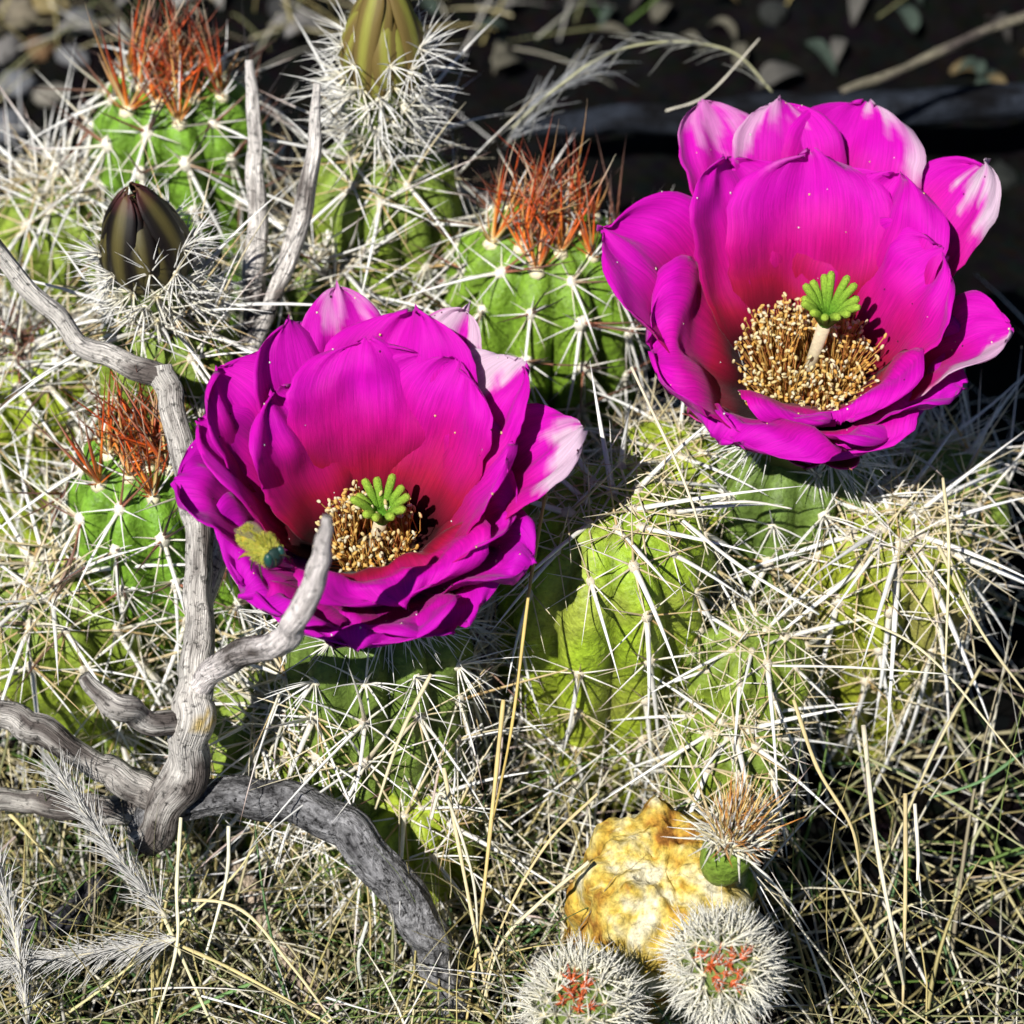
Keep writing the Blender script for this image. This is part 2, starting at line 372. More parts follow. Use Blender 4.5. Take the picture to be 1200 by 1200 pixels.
def stem(label, apex, tilt, R, ribs=11, top=GREEN, low=LIME, mode='young', seed=1, H=None, cork=0, main=False, spacing=.0142, size=1.0, skip=None, lump=0, skin=None, depth=.16, group=None, dome=1.0, keep=1.0, name='cactus'):
    """apex: world point; tilt: (toward +x, toward +y) lean of the axis"""
    ax = Vector((tilt[0], tilt[1], 1)).normalized()
    h = H or max(.02, (apex.z + .012) / ax.z)
    base = apex - ax * h
    M = frame(base, ax, Vector((0, 1, 0)))
    S = Stem(R, h, ribs, seed=seed, spacing=spacing, depth=depth, dome=dome)
    root = empty(name, M); tag(root, label, 'cactus', group or 'cactus stems of the clump')
    S.body(body_col(S, top, low, cork) if skin is None else skin(S), lump).build('body', M_body if skin is None else M_scar, root)
    rs = random.Random(seed * 77 + 5); rear = MB()
    for ph, a in S.areoles():
        p = S.point(ph, a); n, up = S.normal(ph, a)
        wp = M @ p; wn_ = (M.to_3x3() @ n).normalized()
        if wp.z < .006: continue
        if skip and skip(ph, a, wp): continue
        if rs.random() > keep: continue
        if mode == 'young': kind = 'young' if a < R * .55 else ('upper' if a < R * 2.1 else ('mid' if rs.random() < .7 else 'wild'))
        elif mode == 'old': kind = 'upper' if a < R * .6 else ('mid' if rs.random() < .85 else 'wild')
        elif mode == 'floral': kind = 'tubehair' if a < R * 1.05 else ('wild' if rs.random() < .6 else 'mid')
        elif mode == 'plain': kind = 'open'
        elif mode == 'wild': kind = 'wild' if rs.random() < .55 else 'mid'
        else: kind = mode
        F = frame(p - n * .0004, n, up)
        if kind == 'young':          # young spines stand up along the axis
            nn = (n * .35 + Vector((0, 0, 1)) * 1.1).normalized(); F = frame(p - n * .0004, nn, up)
        F = F @ Matrix.Rotation(rs.gauss(0, .22), 4, 'Z') @ Matrix.Rotation(rs.gauss(0, .10), 4, 'X') @ Matrix.Scale(size * rs.uniform(.78, 1.18), 4)
        vi = rs.randrange(NV); full, fm, rm, cms = CL[kind][vi]
        to_cam = (cam.location - wp).normalized()
        facing = wn_.dot(to_cam)
        if facing < -.12:
            rear.merge(full, F); continue
        if main and facing > .1 and cms:
            cl = link('spine_cluster', rm, root, F)
            for cm in cms: link('central_spine', cm, cl)
        else:
            link('spine_cluster', fm, root, F)
    if rear.v:
        o = rear.build('rear_spines', M_spine, root); o['kind'] = 'stuff'
    return root, S, M

mm = .001
stem('green cactus stem topped by tall red spines, behind the dark closed bud', atd(200, 92, .020), (0, 0), .0215, 11, GREEN, (.18, .32, .03), 'young', 1, main=True)
stem('shaded cactus stem under the olive flower bud, behind the bleached forked twig', atd(446, 172, .012), (.02, .05), .019, 11, OLIVE, LIME, 'mid', 2, keep=.55)
stem('cactus stem in pale spines carrying the dark closed bud', atd(188, 362, -.017), (-.03, .05), .0165, 10, OLIVE, LIME, 'mid', 33, keep=.5)
stem('cactus stem crowned with orange red spines between the two flowers', atd(640, 262, .000), (.02, 0), .0235, 11, (.19, .35, .03), (.22, .34, .03), 'young', 3, main=True)
stem('bright green cactus stem with red tuft beside the upright dead twig', atd(168, 522, -.026), (-.10, -.05), .0215, 11, (.16, .35, .03), (.24, .40, .03), 'young', 4, main=True)
stem('pale spined cactus stem by the outer arm of the twig fork', atd(10, 405, .01), (-.1, 0), .019, 12, LIME, LIME, 'old', 5, keep=.65)
stem('yellow green cactus stem rising below the red tufted stem by the twig', atd(48, 668, -.016), (-.18, -.1), .0215, 11, OLIVE, LIME, 'mid', 6, keep=.72)
stem('lime cactus stem with long white down-curved spines below the dark gap', atd(712, 592, -.046), (.0, -.10), .0240, 10, (.32, .48, .03), (.44, .52, .03), 'plain', 7, main=True, cork=.25, spacing=.0165, keep=.95, depth=.13)
stem('narrow cactus stem tucked against the big lime stem', atd(888, 745, -.034), (.1, -.15), .0150, 9, OLIVE, LIME, 'plain', 8, keep=.8, size=.8)
stem('yellowish cactus stem with brown patches under the flower with wide stamens', atd(1058, 612, -.026), (.1, -.1), .0205, 10, (.34, .40, .03), (.40, .42, .04), 'plain', 9, main=True, cork=.55, spacing=.013)
stem('low cactus stem half hidden by grass and the arching branch', atd(478, 938, -.030), (-.05, -.2), .0145, 9, LIME, LIME, 'mid', 12, keep=.45, size=.8)
stem('small cactus stem between the lime stem and the scarred stem', atd(862, 850, -.035), (.05, -.2), .0140, 9, OLIVE, LIME, 'plain', 13, keep=.8, size=.9)
stem('cactus stem behind the lime stem, partly under the flower with wide stamens', atd(785, 520, -.018), (.05, 0), .0175, 10, LIME, LIME, 'plain', 15, keep=.7, size=.8)
stem('dark cactus stem behind the bleached twig and the flower with the bee', atd(390, 300, .012), (0, 0), .019, 11, OLIVE, LIME, 'wild', 16, keep=.5)
stem('cactus stem buried in white spines at the foot of the flower with the bee', atd(315, 830, -.026), (0, -.2), .018, 10, OLIVE, LIME, 'wild', 17, keep=.45)
stem('cactus stem hidden in old spines beside the dark closed bud', atd(60, 215, .03), (-.15, 0), .019, 11, OLIVE, LIME, 'wild', 19, keep=.62)
stem('old cactus stem in straw coloured spines at the edge of the clump', atd(1120, 540, .0), (.2, 0), .018, 10, OLIVE, LIME, 'wild', 21, keep=.4)

# ------------------------------------------------------------------ flowers
MAG = (.80, .004, .60); HOT = (.72, .004, .30); CRIM = (.50, .008, .06); DEEP = (.045, .004, .007); PALE_SHEEN = (.86, .66, .80)
def petal_mesh(P0, P1, P2, P3, side0, W, cup, inward, colf, seed, nu=19, nv=32, ruffle=.06, point=.0, base_w=.3, fold=0, thick=.00028, roll=0, fall=.68):
    """spoon shaped petal along a Bezier; closed two-sided sheet with its own thickness"""
    mb = MB(); ctr = []; fr = []
    for j in range(nv + 1):
        t = 1 - (1 - j / nv) ** 1.5; a = 1 - t
        p = P0 * a ** 3 + P1 * (3 * a * a * t) + P2 * (3 * a * t * t) + P3 * t ** 3
        tg = ((P1 - P0) * (a * a) + (P2 - P1) * (2 * a * t) + (P3 - P2) * (t * t)).normalized()
        sd = (side0 - tg * side0.dot(tg)).normalized()
        nn = tg.cross(sd)
        if nn.dot(inward) < 0: nn = -nn
        q = Quaternion(tg, roll * t); sd = q @ sd; nn = q @ nn
        ctr.append(p); fr.append((sd, nn))
    top = []; bot = []; c = []; tc = []
    for j in range(nv + 1):
        t = 1 - (1 - j / nv) ** 1.5
        w = (base_w + (1 - base_w) * math.sin(min(1, t / .70) * math.pi / 2) ** 1.1)
        if t > fall: w *= max(0.0, 1 - ((t - fall) / (1 - fall)) ** 2.2) ** .5
        w = max(w, .12 if base_w < .5 and not point else .05)
        sd, nn = fr[j]
        for k in range(nu):
            u = -1 + 2 * k / (nu - 1)
            e = abs(u)
            rf = ruffle * W * t * (mnoise.noise(Vector((u * 1.6, t * 2.6, seed * 3.1))) + .5 * mnoise.noise(Vector((u * 3.5, t * 6, seed * 1.7)))) 
            edge = 1 + (.05 * mnoise.noise(Vector((t * 16, u * 2, seed + 9))) + .03 * mnoise.noise(Vector((t * 40, u, seed)))) * e * (t > .2)
            tipj = (.05 * mnoise.noise(Vector((u * 5, 3, seed))) + .03 * mnoise.noise(Vector((u * 13, 3, seed)))) * max(0, t - .85) * 6
            x = u * w * W / 2 * edge
            z = cup * W * .55 * (u * w) ** 2 + rf - fold * W * max(0, t - .75) ** 2 * 6 - .03 * W * math.exp(-(u / .14) ** 2) * (1 - t)
            p = ctr[j] + sd * x + nn * z
            if point and t > .9: p += (ctr[-1] - ctr[-2]).normalized() * (point * math.exp(-(u / .25) ** 2) * (t - .9) * 10)
            p += (ctr[-1] - ctr[-3]).normalized() * (tipj * W + (.05 * W * (1 - u * u) * max(0, t - .9) * 10 if not point else 0))
            top.append(p + nn * thick / 2); bot.append(p - nn * thick / 2)
            c.append(colf(u, t)); tc.append((u, t, seed))
    n = len(top); q = lambda j, k: j * nu + k
    f = [(q(j, k), q(j, k + 1), q(j + 1, k + 1), q(j + 1, k)) for j in range(nv) for k in range(nu - 1)]
    f += [tuple(n + i for i in reversed(g)) for g in f]
    rim = [q(0, k) for k in range(nu)] + [q(j, nu - 1) for j in range(1, nv + 1)] + [q(nv, k) for k in range(nu - 2, -1, -1)] + [q(j, 0) for j in range(nv - 1, 0, -1)]
    f += [(rim[i], n + rim[i], n + rim[(i + 1) % len(rim)], rim[(i + 1) % len(rim)]) for i in range(len(rim))]
    mb.add([tuple(p) for p in top + bot], f, c + c, tc + tc); return mb
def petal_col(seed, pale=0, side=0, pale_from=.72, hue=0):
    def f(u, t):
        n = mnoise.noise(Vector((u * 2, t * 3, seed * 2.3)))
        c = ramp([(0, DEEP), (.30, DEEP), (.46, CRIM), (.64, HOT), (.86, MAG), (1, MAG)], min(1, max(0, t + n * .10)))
        c = lerpc(c, (.60, .004, .66), hue)
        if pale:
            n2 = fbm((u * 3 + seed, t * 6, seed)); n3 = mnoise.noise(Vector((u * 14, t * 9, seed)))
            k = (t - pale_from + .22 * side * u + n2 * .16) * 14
            c = lerpc(c, PALE_SHEEN, pale * max(0, min(1, k + n3 * 1.2)))  # sun sheen and paler petal backs put into the tip colour
        return c
    return f
def flower(label, base, petals, axis, seed, stig_h, lobes=12, spread=.0138, hs=1.0, tube=True, lobe_sc=1.0, stem_ax=None):
    """petals: (tip px, tip py, tip height above the cup floor mm, width px, whorl radius mm, opts)"""
    axis = axis.normalized(); M = frame(base, axis, Vector((0, 1, 0))); Mi = M.inverted()
    root = empty('cactus_flower', M); tag(root, label, 'flower', 'open magenta cactus flowers')
    dust = []; prs = random.Random(seed * 5)
    for i, (px, py, h, wpx, r0, o) in enumerate(petals):
        tip = Mi @ atz(px, py, base.z + h * mm)
        rd = Vector((tip.x, tip.y, 0)); rl = rd.length; rd.normalize()
        az = o.get('az')
        if az is not None: rd = Vector((math.cos(R_(az)), math.sin(R_(az)), 0))
        P0 = rd * (r0 * mm * .55) + Vector((0, 0, -.002))
        lift = o.get('lift', .42); out = o.get('out', .62)
        P1 = rd * (r0 * mm + rl * (.34 if not o.get('rise') else .22)) + Vector((0, 0, tip.z * .08 + o.get('rise', 0) * mm))
        P2 = rd * rl * out + Vector((0, 0, tip.z * (.62 + lift * .3)))
        if o.get('curl'): P2 = rd * rl * .80 + Vector((0, 0, tip.z * (1.0 + o['curl'])))
        side = Vector((-rd.y, rd.x, 0)); inward = (Vector((0, 0, 1)) - rd * .7)
        s = seed * 31.7 + i * 1.37 + 1; o.setdefault('roll', .35 * mnoise.noise(Vector((s * 3.3, 0, 0))))
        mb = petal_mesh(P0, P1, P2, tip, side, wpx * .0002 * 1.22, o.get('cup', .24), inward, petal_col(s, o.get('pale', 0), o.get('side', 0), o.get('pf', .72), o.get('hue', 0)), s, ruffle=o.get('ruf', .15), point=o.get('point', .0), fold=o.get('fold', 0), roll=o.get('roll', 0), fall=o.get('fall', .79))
        mb.build('petal', M_petal, root)
        top = mb.v[:len(mb.v) // 2]; dust += [top[q] for q in prs.sample(range(int(len(top) * .25), int(len(top) * .95)), 7)]
    pg = MB()
    for p in dust:
        q = prs.uniform(.00010, .00030); pg.blob(Matrix.Translation(p) @ Matrix.Diagonal((q, q * prs.uniform(.7, 1.6), q, 1)), prs.choice([(.88, .80, .62), (.85, .68, .30), (.10, .02, .05), (.86, .84, .82)]), 5, 3)
    o = pg.build('pollen_grains', M_stamen, root); o['kind'] = 'stuff'
    # throat: closed cup under the petals, then the spiny tube
    th = MB(); pts = [Vector((0, 0, z)) for z in (-.022, -.016, -.010, -.005, -.001, .0015)]
    th.tube(pts, [.0085, .0095, .0105, .0115, .0125, .0105], 20, lambda t: lerpc((.13, .17, .04), (.16, .10, .05), t))
    tb = th.build('floral_tube', M_sepal, root)
    rs = random.Random(seed)
    for k in range(30):
        a = rs.uniform(0, 6.28); z = -.020 + .018 * rs.random(); n = Vector((math.cos(a), math.sin(a), .25)).normalized()
        p = Vector((math.cos(a), math.sin(a), 0)) * (.0092 + (z + .022) * .15); p.z = z
        link('spine_cluster', CL['tubehair'][rs.randrange(NV)][1], tb, frame(p, n, Vector((0, 0, 1))) @ Matrix.Scale(rs.uniform(.7, 1.15), 4))
    for k in range(11):   # green-brown sepals outside the petals
        a = 2 * math.pi * k / 11 + rs.uniform(-.2, .2); rd = Vector((math.cos(a), math.sin(a), 0)); L = rs.uniform(.016, .026)
        P0 = rd * .010 + Vector((0, 0, -.006)); P3 = rd * (.012 + L * .75) + Vector((0, 0, L * .28))
        mb = petal_mesh(P0, P0 + rd * .004 + Vector((0, 0, .001)), lerp(P0, P3, .65) + Vector((0, 0, -.001)), P3, Vector((-rd.y, rd.x, 0)), .009, .3, Vector((0, 0, 1)) - rd * .5,
                        lambda u, t: lerpc(lerpc((.20, .24, .05), (.30, .12, .05), t), (.55, .03, .28), abs(u) * t), seed * 50 + k, nu=7, nv=10, point=.002)
        mb.build('sepal', M_sepal, root)
    # stamens
    st = MB(); rs = random.Random(seed + 3)
    for k in range(int(760 * (spread / .0138) ** 1.4)):
        a = rs.uniform(0, 6.28); q = math.sqrt(rs.random()); r1 = spread * q + .0015; hgt = hs * rs.uniform(.0075, .013) + .006 * (1 - q) + (.004 if math.sin(a) > 0 else -.001)
        b0 = Vector((math.cos(a) * (.004 + r1 * .35), math.sin(a) * (.004 + r1 * .35), .0005)); e0 = Vector((math.cos(a) * r1 + rs.gauss(-.0008, .0011), math.sin(a) * r1 + rs.gauss(0, .0011), hgt + rs.gauss(0, .0012)))
        mid = (b0 + e0) / 2 + Vector((rs.gauss(0, .0006), rs.gauss(0, .0006), .001))
        fc = rs.choice([(.70, .14, .05), (.84, .42, .08), (.88, .58, .16)])
        st.tube([b0, mid, e0], [.00016, .00014, .00012], 4, lambda t: lerpc(fc, (.85, .5, .15), t * .7), cap=False)
        Q = Quaternion(Vector((rs.gauss(0, 1), rs.gauss(0, 1), rs.gauss(0, .6))).normalized(), rs.uniform(0, 3))
        A = Matrix.Translation(e0) @ Q.to_matrix().to_4x4() @ Matrix.Diagonal((.00036, .00040, .00070, 1))
        st.blob(A, rs.choice([(.92, .74, .34), (.93, .80, .46), (.90, .60, .18), (.94, .86, .60), (.88, .50, .12)]), 6, 4)
    o = st.build('stamens', M_stamen, root); o['kind'] = 'stuff'
    # style and stigma lobes
    sy = MB(); sh = Vector((.002, .000, stig_h))
    sy.tube([Vector((0, 0, 0)), Vector((.0006, 0, stig_h * .5)), sh], [.0014, .0013, .0015], 10, lambda t: (.86, .74, .50))
    sy.build('style', M_stamen, root)
    hub = MB(); hub.blob(Matrix.Translation(sh) @ Matrix.Diagonal((.0019, .0019, .0017, 1)), (.10, .26, .02), 12, 7)
    sg = hub.build('stigma', M_stigma, root)
    for k in range(lobes):
        a = 2 * math.pi * k / lobes; rd = Vector((math.cos(a), math.sin(a), 0)); L = rs.uniform(.0056, .0076) * lobe_sc; a += rs.gauss(0, .07); rd = Vector((math.cos(a), math.sin(a), 0))
        b = MB(); p0 = sh + rd * .0011
        pts = [p0, p0 + rd * L * .20 + Vector((0, 0, L * .38)), p0 + rd * L * .40 + Vector((0, 0, L * .72)), p0 + rd * L * .66 + Vector((0, 0, L * .98)), p0 + rd * L * .74 + Vector((0, 0, L * 1.03))]
        b.tube(pts, [.0008, .00088, .00092, .00090, .0005], 8, lambda t: lerpc((.10, .28, .02), (.36, .52, .06), t))
        b.build('lobe', M_stigma, sg)
    return root
# flower by the forked twig (with the bee)
B1 = atd(438, 652, -.058)
PET1 = [
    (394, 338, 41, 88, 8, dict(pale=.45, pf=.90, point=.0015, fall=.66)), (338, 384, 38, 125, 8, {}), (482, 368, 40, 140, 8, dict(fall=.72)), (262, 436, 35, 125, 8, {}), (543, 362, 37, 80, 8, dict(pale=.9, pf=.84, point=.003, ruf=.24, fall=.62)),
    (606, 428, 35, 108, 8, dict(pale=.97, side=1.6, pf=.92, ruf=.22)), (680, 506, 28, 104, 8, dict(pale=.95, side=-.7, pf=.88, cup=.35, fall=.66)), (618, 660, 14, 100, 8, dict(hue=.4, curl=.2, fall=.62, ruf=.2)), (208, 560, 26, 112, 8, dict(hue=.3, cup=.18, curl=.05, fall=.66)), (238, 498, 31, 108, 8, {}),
    (292, 690, 11, 150, 8, dict(hue=.4, curl=.3)), (425, 750, 5, 160, 8, dict(hue=.3, curl=.6, ruf=.22)), (532, 732, 6, 135, 8, dict(hue=.3, curl=.5, fall=.68)),
    (430, 406, 37, 145, 5.5, {}), (532, 430, 35, 132, 5.5, {}), (328, 462, 32, 125, 5.5, {}), (598, 524, 27, 118, 5.5, {}), (600, 600, 20, 100, 5.5, dict(curl=.1)), (468, 694, 10, 165, 5.5, dict(cup=.28, curl=.35, rise=11, ruf=.2))]
F1 = flower('magenta flower with a bee on its petal, behind the short bare twig', B1, PET1, Vector((.02, -.06, 1)), 1, .0135, 11, spread=.0082, hs=.62, lobe_sc=.95)
B2 = atd(942, 462, -.032)
PET2 = [
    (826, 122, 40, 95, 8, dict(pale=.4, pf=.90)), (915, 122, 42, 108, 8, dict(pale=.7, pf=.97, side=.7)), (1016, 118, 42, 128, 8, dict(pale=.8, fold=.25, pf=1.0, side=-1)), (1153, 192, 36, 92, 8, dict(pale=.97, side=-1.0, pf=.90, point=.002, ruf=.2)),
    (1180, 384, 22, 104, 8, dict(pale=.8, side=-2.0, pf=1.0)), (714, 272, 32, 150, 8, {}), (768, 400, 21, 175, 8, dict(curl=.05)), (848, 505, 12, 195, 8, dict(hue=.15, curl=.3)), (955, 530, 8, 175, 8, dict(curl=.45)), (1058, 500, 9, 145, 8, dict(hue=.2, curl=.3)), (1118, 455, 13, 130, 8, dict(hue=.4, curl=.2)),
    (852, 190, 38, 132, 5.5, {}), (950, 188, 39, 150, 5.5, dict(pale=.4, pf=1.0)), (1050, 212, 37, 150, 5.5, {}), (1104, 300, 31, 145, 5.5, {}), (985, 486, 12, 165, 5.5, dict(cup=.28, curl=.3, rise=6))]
F2 = flower('magenta flower with wide yellow stamens and star shaped green stigma, above the brown patched stem', B2, PET2, Vector((.03, -.05, 1)), 2, .0240, 14, lobe_sc=1.05, hs=.85)
# stems that carry the flowers
for lab, B, sd in (('cactus stem carrying the flower with the bee', B1, 31), ('cactus stem carrying the flower with the wide yellow stamens', B2, 32)):
    apex = B + Vector((0, .004, -.014))
    stem(lab, apex, (.03, .14), .0205, 11, (.14, .22, .04), OLIVE, 'floral', sd, dome=.8, keep=.66, spacing=.0125, size=1.08)  # darker green than other stems: shade under the flowers put into the skin

# ------------------------------------------------------------------ scarred stem and pups
def scar_skin(S):
    def f(ph, a, x, p):
        n = fbm((p.x * 90, p.y * 90, p.z * 90 + 4)); n2 = fbm((p.x * 240, p.y * 240, p.z * 240))
        c = ramp([(0, (.24, .10, .02)), (.22, (.48, .26, .04)), (.42, (.54, .37, .06)), (.62, (.62, .48, .13)), (.85, (.68, .58, .30)), (1, (.72, .66, .46))], max(0, min(1, .54 + n * .8 + n2 * .55)))
        g = math.cos(ph - 1.0) * .5 + math.cos(2 * ph) * .2 + (a / S.total) * .9 + n * .3
        return lerpc(c, (.13, .24, .03), max(0, min(1, (g - .78) * 6)))
    return f
stem('scarred cactus stem with golden corky skin among the white bristly pups', atd(782, 1010, -.060), (.0, -.16), .0205, 9, skin=scar_skin, mode='mid', seed=14, lump=.055, depth=.10,
     skip=lambda ph, a, wp: (a < .042 and not (ph % 6.283 < 1.2 and a > .014)), main=False)
def pup(label, c, axis, R, seed, red=.4, green=False):
    axis = axis.normalized(); M = frame(c - axis * R * .9, axis, Vector((0, 1, 0)))
    root = empty('cactus_pup', M); tag(root, label, 'cactus pup', 'young bristly pups')
    mb = MB(); mb.blob(Matrix.Translation((0, 0, R * .9)) @ Matrix.Diagonal((R, R, R * 1.15, 1)), (.17, .23, .05), 24, 14)
    gl = (c.z + .006) / axis.z
    mb.tube([Vector((0, 0, R * .9)), Vector((0, 0, R * .4)), Vector((0, 0, -.008)), Vector((0, 0, R * .9 - gl))], [R * .98, R * .92, R * .74, R * .7], 20, lambda t: lerpc((.17, .23, .05), (.20, .15, .08), t), cap=False)
    mb.build('body', M_body, root)
    rs = random.Random(seed); N = 84
    for i in range(N):
        z = 1 - 1.55 * ((i + .5) / N) ** 1.15; r = math.sqrt(max(0, 1 - z * z)); a = i * 2.39996
        n = Vector((r * math.cos(a), r * math.sin(a), z)); p = Vector((n.x * R, n.y * R, n.z * R * 1.15 + R * .9))
        th = math.acos(z); kind = 'redtuft' if th < red + rs.uniform(-.1, .1) else 'bristle'
        up = Vector((0, 0, 1)) - n * n.z
        F = frame(p, n, up if up.length > .05 else Vector((0, 1, 0))) @ Matrix.Rotation(rs.uniform(-.5, .5), 4, 'Z') @ Matrix.Scale(rs.uniform(.62, .95), 4)
        link('spine_tuft', CL[kind][rs.randrange(NV)][1], root, F)
    return root
pup('round bristly white pup with red centre touching the foot of the scarred stem', atd(845, 1132, -.082), Vector((0, -.55, 1)), .0086, 1, .50)
pup('wide bristly white pup with red heart beside the dry grass tuft', atd(682, 1182, -.078), Vector((-.12, -.35, 1)), .0094, 2, .42)
def top_tuft():
    c = atd(852, 1000, -.069); root = empty('cactus_pup', frame(c, Vector((.15, 0, 1)), Vector((0, 1, 0))))
    tag(root, 'small green pup with upright orange white tuft on the scarred stem', 'cactus pup', 'young bristly pups')
    mb = MB(); mb.blob(Matrix.Diagonal((.0055, .0050, .0100, 1)), (.20, .32, .04), 20, 12); mb.build('body', M_body, root)
    rs = random.Random(9)
    for i in range(34):
        a = i * 2.4; q = .0045 * math.sqrt(i / 34); p = Vector((math.cos(a) * q, math.sin(a) * q, .0082 - q * .4))
        n = Vector((math.cos(a) * q * 90, math.sin(a) * q * 90, 1)).normalized()
        kind = 'bristle' if q > .0036 else 'gold'
        link('spine_tuft', CL[kind][rs.randrange(NV)][1], root, frame(p, n, Vector((0, 1, 0))) @ Matrix.Scale(rs.uniform(.9, 1.35), 4))
top_tuft()

# ------------------------------------------------------------------ closed buds
def bud(label, base, axis, R, L, c1, c2, seed, nsep=19, ntuft=40, tubeL=.016):
    axis = axis.normalized(); M = frame(base, axis, Vector((0, 1, 0))); root = empty('flower_bud', M); tag(root, label, 'flower bud', None)
    mb = MB(); mb.tube([Vector((0, 0, z * tubeL)) for z in (0, .25, .5, .75, 1, 1.2)], [R * .75, R * .92, R, R * .95, R * .8, R * .5], 20, lambda t: lerpc((.12, .20, .04), c1, t * .6))
    tb = mb.build('floral_tube', M_sepal, root); rs = random.Random(seed)
    core = MB(); core.blob(Matrix.Translation((0, 0, tubeL + L * .38)) @ Matrix.Diagonal((R * .66, R * .66, L * .48, 1)), c2, 16, 10); core.build('core', M_sepal, root)
    for k in range(nsep):
        a = 2.39996 * k; rd = Vector((math.cos(a), math.sin(a), 0)); l = L * (1 if k % 2 else .8) * rs.uniform(.9, 1.08)
        P0 = rd * R * .92 + Vector((0, 0, tubeL * (.70 if k % 2 else .82))); P3 = rd * R * rs.uniform(.06, .26) + Vector((0, 0, tubeL + l))
        w = R * rs.uniform(.62, .85); g = 1.10 - .012 * k
        def cf(u, t, k=k): return lerpc(lerpc(c1, c2, min(1, max(0, (abs(u) - .15) * 2.6))), (.20, .05, .05), max(0, t - .85) * 3)
        petal_mesh(P0 * 1.0, P0 + rd * R * .35 * g + Vector((0, 0, l * .25)), rd * R * 1.12 * g + Vector((0, 0, tubeL + l * .62)), P3, Vector((-rd.y, rd.x, 0)), w, -.35, rd, cf, seed * 30 + k, nu=9, nv=14, point=.0015, base_w=.6).build('sepal', M_sepal, root)
    for k in range(ntuft):
        a = 2.39996 * k; z = tubeL * (.05 + .9 * k / ntuft); n = Vector((math.cos(a), math.sin(a), .15)).normalized()
        link('spine_tuft', CL['bristle' if k % 3 else 'tubehair'][rs.randrange(NV)][1], tb, frame(Vector((math.cos(a), math.sin(a), 0)) * R * .93 + Vector((0, 0, z)), n, Vector((0, 0, 1))) @ Matrix.Scale(rs.uniform(.8, 1.2), 4))
    for k in range(12):   # spines that grow from the lower scales
        a = 2.39996 * k + .7; z = tubeL + L * (.02 + .30 * k / 12); n = Vector((math.cos(a), math.sin(a), .55)).normalized()
        link('spine_tuft', CL['tubehair'][rs.randrange(NV)][1], tb, frame(Vector((math.cos(a), math.sin(a), 0)) * R * 1.06 + Vector((0, 0, z)), n, Vector((0, 0, 1))) @ Matrix.Scale(rs.uniform(.6, .95), 4))
    return root
bud('dark olive closed bud with brown striped sepals, below the red crowned stem', atd(186, 350, -.018), Vector((-.10, .05, 1)), .0096, .0190, (.12, .10, .03), (.010, .007, .006), 4, ntuft=34, tubeL=.012)
bud('olive yellow closed bud with purple tips on a star spined tube', atd(446, 160, .010), Vector((.05, .12, 1)), .0090, .0220, (.34, .34, .06), (.20, .14, .04), 6, ntuft=46, tubeL=.021)

# ------------------------------------------------------------------ dead branches
def wood_limb(name, pts, parent, tone=(.46, .42, .38), dark=(.12, .10, .095), seed=0, sides=24, lichen=None, n=12, rag=.18, gloom=0, wood=None):
    """pts: (px, py, depth offset, radius px)"""
    P = [(*atd(a, b, d), r * .0002 * (DIST + d) / DIST) for a, b, d, r in pts]
    S = catmull(P, n); V = [Vector(s[:3]) for s in S]; Rr = [max(.0003, s[3]) for s in S]
    for i in range(len(V)):
        q = i * 1.7 / n
        V[i] += Vector((mnoise.noise(Vector((q, seed, .3))), mnoise.noise(Vector((q, seed, 5.3))), mnoise.noise(Vector((q, seed, 9.3))))) * Rr[i] * .5
    wob = lambda ph, L: 1 + .14 * mnoise.noise(Vector((seed, L * 110, 2.5))) + rag * mnoise.noise(Vector((math.cos(ph) * 2.2, math.sin(ph) * 2.2, L * 60 + seed * 7))) + rag * .6 * mnoise.noise(Vector((math.cos(ph) * 6, math.sin(ph) * 6, L * 35 + seed)))
    mb = MB(); mb.tube(V, Rr, sides, lambda t: tone, wob=wob)
    for i, p in enumerate(mb.v):
        t = mb.t[i]; nn = fbm((t[0] * 900 / max(1e-6, 1) * .6, t[1] * 540, t[2] * 60 + seed)); n2 = fbm((p[0] * 45, p[1] * 45, p[2] * 45 + seed))
        k = max(0, min(1, .22 + nn * .9 + n2 * .9)) if gloom else max(0, min(1, .16 + nn * 1.1 + n2 * 1.5))
        c = lerpc(tone, dark, k)
        if lichen is not None:
            dd = (Vector(p) - lichen).length / .0030 + n2 * .5 + .5 * mnoise.noise(Vector(p) * 900)
            if dd < 1: c = lerpc(c, (.60, .42, .10), min(.85, (1 - dd) * 2.2) * (.5 + .5 * mnoise.noise(Vector(p) * 1500) > .42))
        mb.c[i] = c
    return mb.build(name, wood or M_wood, parent)
br = empty('dead_branch', Matrix.Translation(atd(180, 960, -.03)))
tag(br, 'bleached grey dead branch with forked twigs standing beside the flower with the bee', 'branch')
IV = br.matrix_basis.inverted()
PALEW = (.78, .73, .68)
def limb(pts, tone=(.64, .60, .55), dark=(.13, .11, .10), seed=0, name='twig', **k):
    o = wood_limb(name, pts, br, tone, dark, seed, **k); o.matrix_basis = IV @ o.matrix_basis; return o
limb([(165, 985, -.038, 24), (205, 925, -.047, 25), (226, 850, -.056, 24), (228, 790, -.056, 20), (234, 720, -.050, 17), (232, 640, -.048, 15), (220, 560, -.046, 15), (205, 480, -.044, 16), (188, 428, -.042, 15)], name='main_limb', seed=1, sides=28, lichen=atd(246, 846, -.0615), n=16)
limb([(196, 440, -.042, 13), (150, 428, -.042, 13), (95, 402, -.043, 12), (48, 352, -.045, 11), (0, 300, -.047, 10), (-30, 270, -.05, 9)], seed=2)
